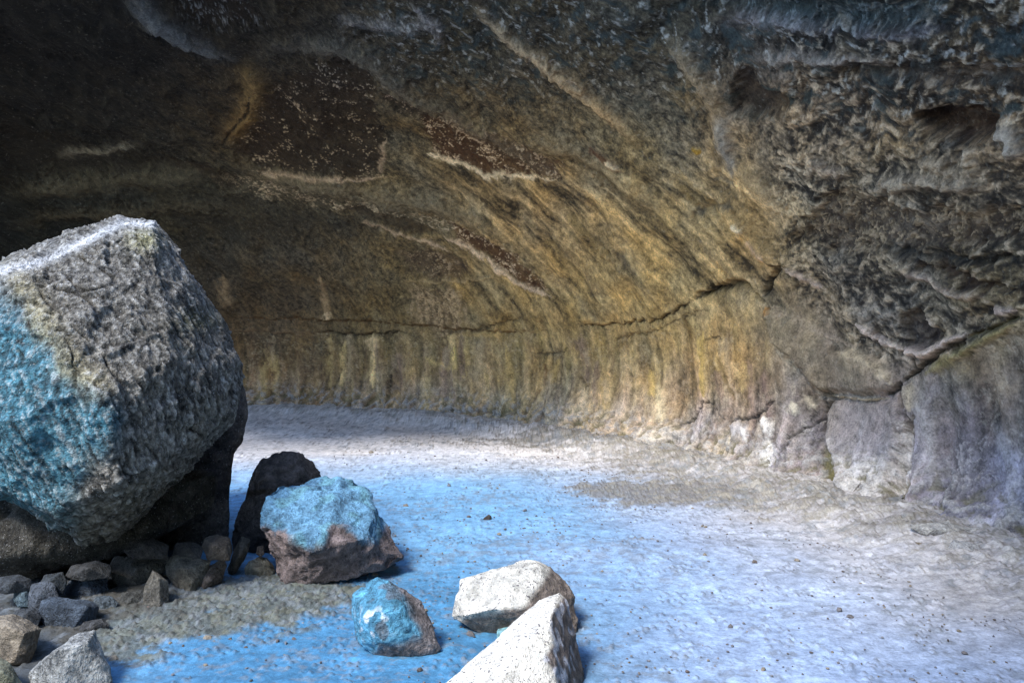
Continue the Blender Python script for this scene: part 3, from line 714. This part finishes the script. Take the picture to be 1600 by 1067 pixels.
def build_rocks():
    # ---------------- the huge leaning boulder
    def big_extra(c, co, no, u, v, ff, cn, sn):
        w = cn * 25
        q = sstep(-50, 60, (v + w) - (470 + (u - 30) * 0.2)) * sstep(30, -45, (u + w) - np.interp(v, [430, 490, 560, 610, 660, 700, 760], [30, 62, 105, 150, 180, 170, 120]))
        c = c * (1 - .75 * q[:, None]) + np.array([.045, .23, .32]) * (1 + 1.4 * ff + sn)[:, None] * .75 * q[:, None]  # blue light on the left face painted into the colour
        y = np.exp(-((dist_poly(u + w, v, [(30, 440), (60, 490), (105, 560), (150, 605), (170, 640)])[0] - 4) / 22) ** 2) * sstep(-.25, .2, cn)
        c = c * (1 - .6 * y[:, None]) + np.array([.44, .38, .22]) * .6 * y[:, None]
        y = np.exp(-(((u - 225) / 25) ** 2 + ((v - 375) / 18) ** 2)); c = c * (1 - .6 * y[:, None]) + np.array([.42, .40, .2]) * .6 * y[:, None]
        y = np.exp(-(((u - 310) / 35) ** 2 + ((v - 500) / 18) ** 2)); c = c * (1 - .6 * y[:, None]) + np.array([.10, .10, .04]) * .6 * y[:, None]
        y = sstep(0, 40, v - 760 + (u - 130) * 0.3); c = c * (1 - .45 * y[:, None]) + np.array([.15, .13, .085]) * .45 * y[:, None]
        y = np.exp(-(dist_poly(u, v, [(-20, 428), (55, 412), (110, 388), (190, 348), (242, 350)])[0] / 6.5) ** 2); c = c * (1 - .8 * y[:, None]) + .78 * .8 * y[:, None]  # sunlit top rim painted in as a pale band
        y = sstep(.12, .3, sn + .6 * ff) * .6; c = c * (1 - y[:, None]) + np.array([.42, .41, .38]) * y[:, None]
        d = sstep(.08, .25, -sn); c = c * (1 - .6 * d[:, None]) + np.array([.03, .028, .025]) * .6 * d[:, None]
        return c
    sil = [(-190, 520, 6.9), (-120, 455, 7.0), (0, 424, 7.2), (50, 407, 7.25), (110, 382, 7.3), (186, 341, 7.4), (242, 344, 7.4), (262, 366, 7.4), (322, 456, 7.3), (352, 505, 7.2), (380, 568, 7.2), (374, 602, 7.1),
           (364, 660, 7.0), (300, 722, 6.9), (262, 740, 6.85), (180, 842, 6.5), (128, 850, 6.4), (96, 834, 6.4), (40, 782, 6.5), (0, 752, 6.6), (-150, 700, 6.6)]
    front = [(30, 434, 6.05), (62, 492, 5.9), (105, 560, 5.78), (150, 612, 5.75), (178, 662, 5.75), (198, 362, 6.6), (238, 360, 6.7), (105, 404, 6.35), (268, 560, 6.22), (264, 722, 6.2), (352, 560, 6.9), (360, 645, 6.8),
             (190, 750, 5.85), (0, 640, 5.8), (-80, 560, 5.95), (90, 800, 6.0)]
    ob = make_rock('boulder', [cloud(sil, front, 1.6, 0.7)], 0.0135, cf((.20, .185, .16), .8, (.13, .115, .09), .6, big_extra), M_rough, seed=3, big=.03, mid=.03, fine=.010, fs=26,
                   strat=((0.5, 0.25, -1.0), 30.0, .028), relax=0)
    tag(ob, 'huge leaning grey boulder with a bluish left face and bright top edge', 'boulder')

    dk = cf((.065, .06, .05), .45)
    sil = [(-190, 760, 7.0), (-60, 770, 6.9), (0, 772, 6.85), (60, 800, 6.8), (130, 835, 6.8), (230, 815, 7.0), (320, 740, 7.3), (352, 735, 7.5), (330, 800, 7.4), (250, 835, 7.1), (170, 862, 6.95), (60, 893, 6.85), (0, 903, 6.8), (-190, 920, 6.8)]
    ob = make_rock('boulder', [cloud(sil, [(-60, 840, 6.55), (20, 860, 6.55), (100, 862, 6.7)], 1.0)], 0.024, dk, M_rough, seed=9, big=.05, mid=.04, fine=.02, fs=10)
    tag(ob, 'dark low boulder wedged under the huge leaning boulder', 'boulder')

    sil = [(250, 560, 8.3), (360, 575, 8.3), (378, 592, 8.3), (386, 625, 8.3), (384, 655, 8.3), (366, 664, 8.2), (371, 690, 8.2), (360, 708, 8.1), (357, 790, 7.9), (358, 862, 7.8), (290, 872, 7.7), (230, 850, 7.8), (230, 700, 8.0)]
    ob = make_rock('boulder', [cloud(sil[:5] + sil[5:8] + [(250, 700, 8.1)], [], .6), cloud(sil[7:], [(300, 780, 7.7)], .7)], 0.024, cf((.10, .085, .075), .3), M_rough, seed=14, big=.04, mid=.03, fine=.015, fs=10)
    tag(ob, 'black rock column standing behind the huge boulder, before the pale floor', 'boulder')

    # ---------------- black rock behind the middle boulder
    sil = [(372, 800, 7.9), (378, 775, 7.9), (388, 730, 8.0), (400, 714, 8.0), (424, 706, 8.0), (440, 712, 8.0), (462, 708, 8.0), (476, 722, 8.0), (485, 724, 8.0), (496, 748, 8.0), (500, 850, 7.8), (430, 870, 7.6), (368, 868, 7.6)]
    ob = make_rock('boulder', [cloud(sil, [(420, 780, 7.6)], .5)], 0.012, cf((.06, .05, .045), .5), M_stone, seed=21, big=.06, mid=.05, fine=.016, fs=14)
    tag(ob, 'black rounded boulder standing behind the blue-topped boulder', 'boulder')

    # ---------------- middle boulder: bluish cap over brown undercut body
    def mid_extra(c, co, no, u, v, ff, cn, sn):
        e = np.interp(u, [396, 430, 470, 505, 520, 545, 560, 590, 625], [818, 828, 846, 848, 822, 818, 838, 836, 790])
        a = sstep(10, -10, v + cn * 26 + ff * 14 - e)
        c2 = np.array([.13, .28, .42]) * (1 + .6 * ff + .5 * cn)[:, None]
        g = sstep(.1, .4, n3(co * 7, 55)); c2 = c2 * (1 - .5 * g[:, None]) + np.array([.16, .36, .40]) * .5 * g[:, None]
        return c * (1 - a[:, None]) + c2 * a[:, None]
    top = [(398, 812, 6.75), (412, 770, 6.85), (436, 746, 7.05), (500, 745, 7.35), (545, 752, 7.3), (580, 768, 7.2), (592, 788, 7.1), (588, 830, 6.85), (568, 836, 6.72), (505, 852, 6.56), (470, 846, 6.56), (425, 830, 6.65)]
    body = [(404, 822, 6.8), (416, 850, 6.75), (428, 895, 6.7), (445, 910, 6.66), (500, 914, 6.62), (515, 905, 6.65), (560, 900, 6.7), (610, 888, 6.85), (630, 868, 7.0), (612, 842, 7.2), (596, 810, 7.2), (560, 780, 7.2), (440, 780, 6.95)]
    blk = top[:7] + [(600, 812, 7.1), (614, 842, 7.0), (631, 868, 6.95), (612, 886, 6.85)] + [(560, 900, 6.72), (515, 905, 6.66), (500, 914, 6.64), (445, 910, 6.68), (428, 895, 6.72), (414, 850, 6.75)]
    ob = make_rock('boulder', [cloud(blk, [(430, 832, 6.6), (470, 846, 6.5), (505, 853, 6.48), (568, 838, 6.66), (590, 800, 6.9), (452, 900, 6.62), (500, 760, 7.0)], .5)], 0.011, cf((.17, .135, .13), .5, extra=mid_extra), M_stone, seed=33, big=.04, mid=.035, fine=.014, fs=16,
                   strat=((1, 0.2, .2), 9, .022), sink=.02)
    tag(ob, 'boulder with a bluish flat cap overhanging its brown undercut base', 'boulder')

    # ---------------- blue pyramidal rock
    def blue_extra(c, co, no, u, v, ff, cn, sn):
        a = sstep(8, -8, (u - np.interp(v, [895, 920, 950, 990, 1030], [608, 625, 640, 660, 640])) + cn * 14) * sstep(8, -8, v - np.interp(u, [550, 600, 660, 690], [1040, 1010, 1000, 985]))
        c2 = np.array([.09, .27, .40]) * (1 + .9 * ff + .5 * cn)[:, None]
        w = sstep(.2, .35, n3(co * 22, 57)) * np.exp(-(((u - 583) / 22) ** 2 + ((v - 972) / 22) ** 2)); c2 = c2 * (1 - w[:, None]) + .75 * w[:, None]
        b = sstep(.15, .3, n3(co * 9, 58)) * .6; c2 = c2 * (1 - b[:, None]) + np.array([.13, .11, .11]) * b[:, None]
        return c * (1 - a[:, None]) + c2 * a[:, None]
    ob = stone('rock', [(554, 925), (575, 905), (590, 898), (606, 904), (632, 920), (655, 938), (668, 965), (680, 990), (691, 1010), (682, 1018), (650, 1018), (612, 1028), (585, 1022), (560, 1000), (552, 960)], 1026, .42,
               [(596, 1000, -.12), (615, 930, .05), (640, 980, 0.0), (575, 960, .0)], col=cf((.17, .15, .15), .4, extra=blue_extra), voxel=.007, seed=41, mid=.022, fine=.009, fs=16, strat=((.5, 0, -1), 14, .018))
    tag(ob, 'pyramid-shaped vivid blue rock standing alone on the floor', 'rock')

    # ---------------- white rocks
    def white_extra(c, co, no, u, v, ff, cn, sn):
        a = sstep(-6, 6, v + cn * 14 - np.interp(u, [700, 720, 760, 800, 840], [966, 968, 958, 950, 952])) + sstep(-6, 6, u + cn * 16 - np.interp(v, [880, 900, 925, 950, 990], [858, 852, 835, 822, 800]))
        a = np.clip(a, 0, 1)[:, None]
        return c * (1 - a) + np.array([.20, .165, .14]) * (1 + 1.2 * ff)[:, None] * a
    ob = stone('rock', [(704, 960), (710, 925), (722, 905), (765, 892), (825, 879), (845, 882), (872, 900), (890, 925), (902, 965), (900, 985), (860, 994), (780, 994), (745, 988), (718, 972)], 992, .55,
               [(722, 958, -.02), (765, 948, -.1), (815, 945, -.1), (850, 905, .25), (838, 888, .35)], col=cf((.68, .65, .58), .3, extra=white_extra), mat=M_pale, voxel=.0075, seed=47, mid=.016, fine=.009, fs=15)
    tag(ob, 'flat-topped white rock with a brown broken underside, behind the larger white rock', 'rock')

    def white2_extra(c, co, no, u, v, ff, cn, sn):
        a = np.clip(sstep(-5, 5, u + cn * 22 - np.interp(v, [930, 960, 985, 1005, 1030, 1067, 1100], [884, 868, 862, 870, 850, 872, 880])), 0, 1)
        p = sstep(-.05, .2, n3(co * 14, 63)) * sstep(905, 890, u)
        dkc = np.array([.17, .14, .125])[None] * (1 - p[:, None]) + np.array([.5, .5, .55]) * p[:, None]
        return c * (1 - a[:, None]) + dkc * (1 + ff)[:, None] * a[:, None]
    d1 = 4.55
    sil = [(640, 1115, 4.5), (700, 1066, 4.6), (745, 1035, 4.7), (776, 1010, 4.8), (790, 985, 4.9), (815, 962, 5.0), (842, 937, 5.05), (874, 925, 5.1), (886, 936, 5.1), (893, 985, 5.0), (904, 1010, 5.0), (915, 1052, 4.95), (908, 1120, 4.9), (800, 1180, 4.3), (660, 1170, 4.3)]
    ob = make_rock('rock', [cloud(sil, [(862, 960, 4.8), (858, 1040, 4.55), (870, 1110, 4.4), (740, 1120, 4.25), (780, 1060, 4.55)], .3)], .0075, cf((.78, .74, .66), .2, extra=white2_extra), M_pale, seed=51, mid=.014, fine=.008, fs=17)
    tag(ob, 'large pointed white rock at the bottom edge, nearest rock to the viewer', 'rock')

    ob = stone('rock', [(775, 985), (778, 978), (800, 974), (812, 980), (812, 998), (782, 1000), (776, 995)], 998, .12, [(790, 985, 0)], col=cf((.22, .42, .46), .2), seed=55)
    tag(ob, 'small turquoise rock wedged between the two white rocks', 'rock')
    ob = stone('rock', [(752, 812), (757, 806), (764, 801), (768, 804), (768, 814), (756, 815)], 814, .09, [(764, 808, -.1)], col=cf((.06, .05, .045), .3), seed=56)
    tag(ob, 'small dark stone lying alone in the middle of the pale floor', 'rock')

    # ---------------- rubble under the boulder
    gy = (.21, .185, .15); bl = (.11, .14, .18); rows = [
        ('rounded brown block at the back of the rubble, below the boulder', [(315, 850), (320, 836), (340, 831), (358, 838), (362, 855), (358, 872), (325, 872)], 893, .3, [(335, 850, 0), (352, 850, .1)], (.13, .11, .09), .18),
        ('knobbly curved stone between the rounded block and the pale stone', [(354, 885), (362, 866), (370, 848), (378, 835), (390, 840), (388, 858), (380, 875), (368, 895), (356, 898)], 905, .2, [(372, 868, -.1)], (.15, .13, .10), .0),
        ('pale angular stone touching the left foot of the blue-topped boulder', [(380, 885), (388, 872), (405, 864), (418, 866), (428, 882), (430, 905), (412, 906), (384, 905)], 907, .22, [(400, 885, -.1), (420, 878, .1)], (.30, .27, .20), .0),
        ('small brown chip in the gap left of the blue-topped boulder', [(399, 862), (402, 850), (412, 848), (414, 862), (408, 868)], 880, .1, [(406, 858, 0)], (.16, .13, .11), .12),
        ('wide rounded slab, darkest of the rubble row', [(172, 880), (180, 868), (215, 864), (262, 863), (270, 868), (262, 888), (240, 905), (210, 922), (185, 920), (174, 900)], 925, .4, [(215, 885, 0), (200, 900, 0)], (.15, .135, .11), .0),
        ('broad pale slab with a bluish lower edge in the rubble row', [(258, 880), (268, 866), (285, 862), (302, 872), (315, 868), (332, 872), (322, 900), (305, 925), (292, 932), (270, 905), (260, 895)], 930, .3, [(285, 885, 0), (300, 908, -.05)], (.23, .205, .155), .0),
        ('two-faced brown wedge right of the broad pale slab', [(305, 922), (308, 895), (324, 882), (350, 868), (355, 880), (348, 905), (330, 918), (312, 927)], 926, .25, [(326, 905, -.15)], (.21, .17, .14), .0),
        ('sharp upright triangular shard at the front of the rubble row', [(222, 948), (226, 915), (238, 887), (246, 892), (262, 905), (264, 950), (245, 953)], 953, .15, [(250, 945, -.3), (247, 900, .0)], (.20, .185, .155), .0),
        ('bluish block with a dark right side, left of the wide slab', [(97, 922), (110, 905), (140, 892), (168, 885), (172, 918), (160, 934), (120, 932)], 936, .3, [(140, 898, .05), (140, 930, -.05)], bl, .0),
        ('oblong blue-grey block lying flat at the left of the rubble', [(60, 960), (66, 935), (82, 928), (145, 935), (155, 945), (148, 970), (112, 984), (70, 975)], 982, .3, [(75, 942, .1), (135, 945, .0), (115, 978, -.05)], bl, .0),
        ('small blue-grey cube at the far left of the rubble', [(20, 935), (22, 916), (48, 910), (52, 930), (50, 945), (28, 945)], 955, .2, [(38, 925, 0)], (.17, .24, .28), .0),
        ('upright dark block beside the small blue-grey cube', [(45, 940), (50, 910), (75, 904), (84, 910), (92, 935), (80, 955), (50, 962)], 962, .2, [(62, 925, 0)], (.15, .17, .2), .0),
        ('small bluish lump between the oblong block and the shard', [(143, 940), (150, 928), (175, 926), (186, 938), (180, 952), (155, 956)], 956, .15, [(160, 936, 0)], (.17, .21, .24), .0),
        ('low dark stone tucked behind the sharp shard', [(184, 940), (190, 922), (225, 918), (228, 935), (222, 948), (190, 950)], 948, .2, [(205, 932, 0)], (.12, .12, .11), .0),
        ('black stone jammed deep under the boulder, over the wide slab', [(195, 858), (205, 842), (240, 838), (262, 850), (258, 868), (205, 868)], 905, .3, [(230, 850, 0)], (.10, .09, .08), .12),
        ('black wedge behind the broad pale slab', [(268, 862), (275, 846), (300, 842), (318, 852), (314, 872), (275, 872)], 900, .25, [(295, 852, 0)], (.11, .10, .09), .10),
        ('dark block at the back left of the rubble, over the bluish block', [(100, 900), (112, 880), (150, 872), (175, 880), (172, 898), (130, 905)], 925, .3, [(140, 884, 0)], (.10, .10, .10), .08),
        ('dark low block between the far left cube and the bluish block', [(60, 912), (70, 895), (98, 890), (104, 905), (98, 925), (65, 925)], 945, .25, [(80, 902, 0)], (.10, .115, .125), .03),
        ('dark slab behind the far left cube', [(-10, 920), (0, 898), (30, 893), (50, 902), (48, 918), (10, 925)], 945, .3, [(25, 904, 0)], (.09, .10, .11), .05),
        ('dark stone filling the gap under the oblong block', [(10, 965), (25, 948), (55, 944), (66, 960), (58, 980), (22, 978)], 985, .22, [(40, 954, 0)], (.11, .12, .13), .0),
        ('flat dark stone at the right foot of the oblong block', [(120, 985), (130, 968), (160, 962), (172, 972), (165, 985), (135, 990)], 990, .18, [(148, 970, 0)], (.12, .12, .12), .0),
        ('flat stone half sunk in soil below the brown wedge', [(342, 920), (350, 912), (370, 909), (382, 915), (378, 922), (350, 924)], 924, .15, [(362, 916, 0)], (.17, .15, .12), .0),
        ('brown rock with a pale crest at the left edge of the photo', [(-40, 985), (0, 960), (20, 957), (45, 970), (66, 978), (50, 1005), (45, 1036), (-10, 1040), (-45, 1030)], 1038, .3, [(10, 975, .1), (38, 985, 0), (20, 1030, -.1)], (.24, .20, .15), .0),
        ('jagged grey rock with a bright left crest in the bottom left corner', [(48, 1050), (60, 1035), (90, 1010), (125, 985), (147, 981), (152, 1010), (170, 1040), (172, 1066), (150, 1085), (60, 1085)], 1085, .4, [(85, 1015, .0), (92, 1060, -.15), (135, 1000, .2)], (.36, .36, .34), .0),
        ('low lichen-covered rock cut by the bottom left corner', [(-40, 1030), (0, 1022), (12, 1028), (30, 1050), (42, 1075), (20, 1100), (-40, 1100)], 1095, .25, [(5, 1045, .0)], (.20, .20, .14), .0),
    ]
    for k, (lab, ol, by, th, fr, c, z) in enumerate(rows):
        ob = stone('rock', ol, by, th, fr, z=z, col=cf(tuple(q * (.55 if k < 21 else .85) for q in c), .35, (c[0] * .4, c[1] * .4, c[2] * .4), .4), seed=100 + k * 3, mat=M_rough if k == 23 else M_stone)  # stones under the boulder darkened in colour for the shade there
        tag(ob, lab, 'rock', 'rubble stones under the big boulder')
    # crusts broken off the foot of the wall
    cr = [
        ('long pale curved crust slab along the foot of the right wall', [(1416, 818), (1420, 812), (1480, 810), (1530, 820), (1560, 838), (1572, 850), (1540, 848), (1480, 832), (1440, 832)], 850, .25, [(1480, 822, 0)], (.46, .44, .41)),
        ('pale cracked plate of crust below the long curved slab', [(1480, 850), (1490, 838), (1530, 845), (1556, 855), (1550, 872), (1510, 870), (1486, 862)], 872, .2, [(1520, 856, 0)], (.44, .43, .42)),
        ('knobbly pale lump at the right end of the crust', [(1566, 868), (1572, 855), (1588, 858), (1594, 874), (1580, 880), (1568, 876)], 880, .12, [(1580, 868, -.1)], (.42, .40, .34)),
        ('small white crust piece at the foot of the smooth grey slab', [(1288, 782), (1295, 768), (1308, 774), (1314, 788), (1300, 790)], 790, .15, [(1300, 780, -.1)], (.52, .52, .52)),
        ('brown crumb of crust left of the cracked plate', [(1420, 848), (1426, 840), (1442, 842), (1448, 852), (1434, 858)], 858, .12, [(1434, 850, -.1)], (.24, .20, .15)),
    ]
    for k, (lab, ol, by, th, fr, c) in enumerate(cr):
        ob = stone('rock', ol, by, th, fr, z=.05, col=cf(c, .25), seed=200 + k * 3, sink=.03)
        tag(ob, lab, 'rock', 'crust pieces at the foot of the right wall')


# ------------------------------------------------------------------ gravel
def build_gravel():
    t = (1 + 5 ** .5) / 2
    iv = np.array([(-1, t, 0), (1, t, 0), (-1, -t, 0), (1, -t, 0), (0, -1, t), (0, 1, t), (0, -1, -t), (0, 1, -t), (t, 0, -1), (t, 0, 1), (-t, 0, -1), (-t, 0, 1)]) / 1.9
    fc = np.array([(0, 11, 5), (0, 5, 1), (0, 1, 7), (0, 7, 10), (0, 10, 11), (1, 5, 9), (5, 11, 4), (11, 10, 2), (10, 7, 6), (7, 1, 8), (3, 9, 4), (3, 4, 2), (3, 2, 6), (3, 6, 8), (3, 8, 9), (4, 9, 5), (2, 4, 11), (6, 2, 10), (8, 6, 7), (9, 8, 1)])
    g = np.random.default_rng(77)
    spots = []
    n = 0
    clusters = [(g.uniform(500, 1580), g.uniform(700, 1060)) for _ in range(40)]
    for q in range(900):
        ph = g.uniform(-.15, 1.75); wd = abs(g.normal(.1, .3)) + .05; R0 = Rad(np.array([ph]))[0] - wd
        spots.append((CX + R0 * math.cos(ph), CY + R0 * math.sin(ph), True))
    while n < 1800:
        k = g.random()
        if k < .22: u, v = g.normal(300, 130), g.normal(950, 22)
        elif k < .36: u, v = g.normal(1100, 140), g.normal(745, 30)
        elif k < .48: u, v = g.normal(1420, 90), g.normal(840, 18)
        elif k < .72:
            c = clusters[g.integers(40)]; u, v = g.normal(c[0], 40), g.normal(c[1], 12)
        else: u, v = g.uniform(150, 1600), 1067 - 380 * g.random() ** .8
        if v < 690 or v > 1100: continue
        d = gd(v); p = P(u, v, d)
        ph = math.atan2(p[1] - CY, p[0] - CX)
        if Rad(np.array([ph]))[0] - math.hypot(p[0] - CX, p[1] - CY) < 0.15: continue
        spots.append((p[0], p[1], (u > 150 and u < 480 and v > 900))); n += 1
    V = []; Fc = []; C = []
    for i, (x, y, rub) in enumerate(spots):
        s = g.uniform(.004, .012) * (1.5 if rub else 1) * (1 + 1.6 * (g.random() < .05)) * (.6 + y / 12)
        a = g.uniform(0, 6.28); ca, sa = math.cos(a), math.sin(a)
        q = iv * g.uniform(.65, 1.25, (12, 1)) * s * np.array([1, g.uniform(.6, 1), g.uniform(.45, .8)])
        q = np.stack([q[:, 0] * ca - q[:, 1] * sa, q[:, 0] * sa + q[:, 1] * ca, q[:, 2]], 1)
        hz = 0.05 * float(fb2(np.array([x * .5]), np.array([y * .5]), 3, 301)[0]) + 0.02 * float(fb2(np.array([x * 2.5]), np.array([y * 2.5]), 4, 303)[0])
        V.append(q + (x, y, hz + .006)); Fc.append(fc + 12 * i)
        c = [(.10, .08, .07), (.2, .17, .13), (.16, .16, .17), (.13, .12, .12)][g.integers(4) if not rub else g.choice([0, 1, 1, 2])]
        C.append(np.tile(c, (12, 1)))
    ob = mesh_from('gravel', np.vstack(V), np.vstack(Fc), np.vstack(C), M_gravel, smooth=False)
    tag(ob, 'fine dark grit and crumbs scattered over the cave floor', 'gravel', kind='stuff')


build_cave(); build_ground(); build_rocks(); build_gravel()

# ------------------------------------------------------------------ light
SUN_EL, SUN_AZ = math.radians(50), math.radians(230)     # azimuth measured from +X towards +Y: sun stands to the left, slightly behind
sd = np.array([math.cos(SUN_EL) * math.cos(SUN_AZ), math.cos(SUN_EL) * math.sin(SUN_AZ), math.sin(SUN_EL)])
from mathutils import Vector
sl = bpy.data.lights.new('sun', 'SUN'); sl.energy = 1.4; sl.angle = math.radians(17); sl.color = (1.0, 0.96, 0.9)
so = bpy.data.objects.new('sun', sl); so.rotation_euler = Vector(sd).to_track_quat('Z', 'Y').to_euler(); so.location = (-12, -4, 25); COL.objects.link(so)
w = bpy.data.worlds.new('World'); scene.world = w; w.use_nodes = True
nt = w.node_tree; bg = nt.nodes['Background']; sky = nt.nodes.new('ShaderNodeTexSky'); sky.sky_type = 'NISHITA'; sky.sun_disc = False
sky.sun_elevation = SUN_EL; sky.sun_rotation = math.pi / 2 - SUN_AZ; sky.air_density = 1.0; sky.dust_density = 0.3; sky.ozone_density = 3.0
nt.links.new(sky.outputs[0], bg.inputs[0]); bg.inputs[1].default_value = 0.15

# ------------------------------------------------------------------ camera
cd = bpy.data.cameras.new('camera'); cd.sensor_width = 36; cd.lens = F / IW * 36; cd.clip_end = 500
co = bpy.data.objects.new('camera', cd); co.location = EYE; co.rotation_euler = (math.pi / 2 - PITCH, 0, 0); COL.objects.link(co)
scene.camera = co
scene.view_settings.view_transform = 'Standard'; scene.view_settings.look = 'None'
scene.view_settings.exposure = 2.1; scene.view_settings.gamma = 1
scene.cycles.denoising_prefilter = 'NONE'; scene.cycles.max_bounces = 7; scene.cycles.diffuse_bounces = 5
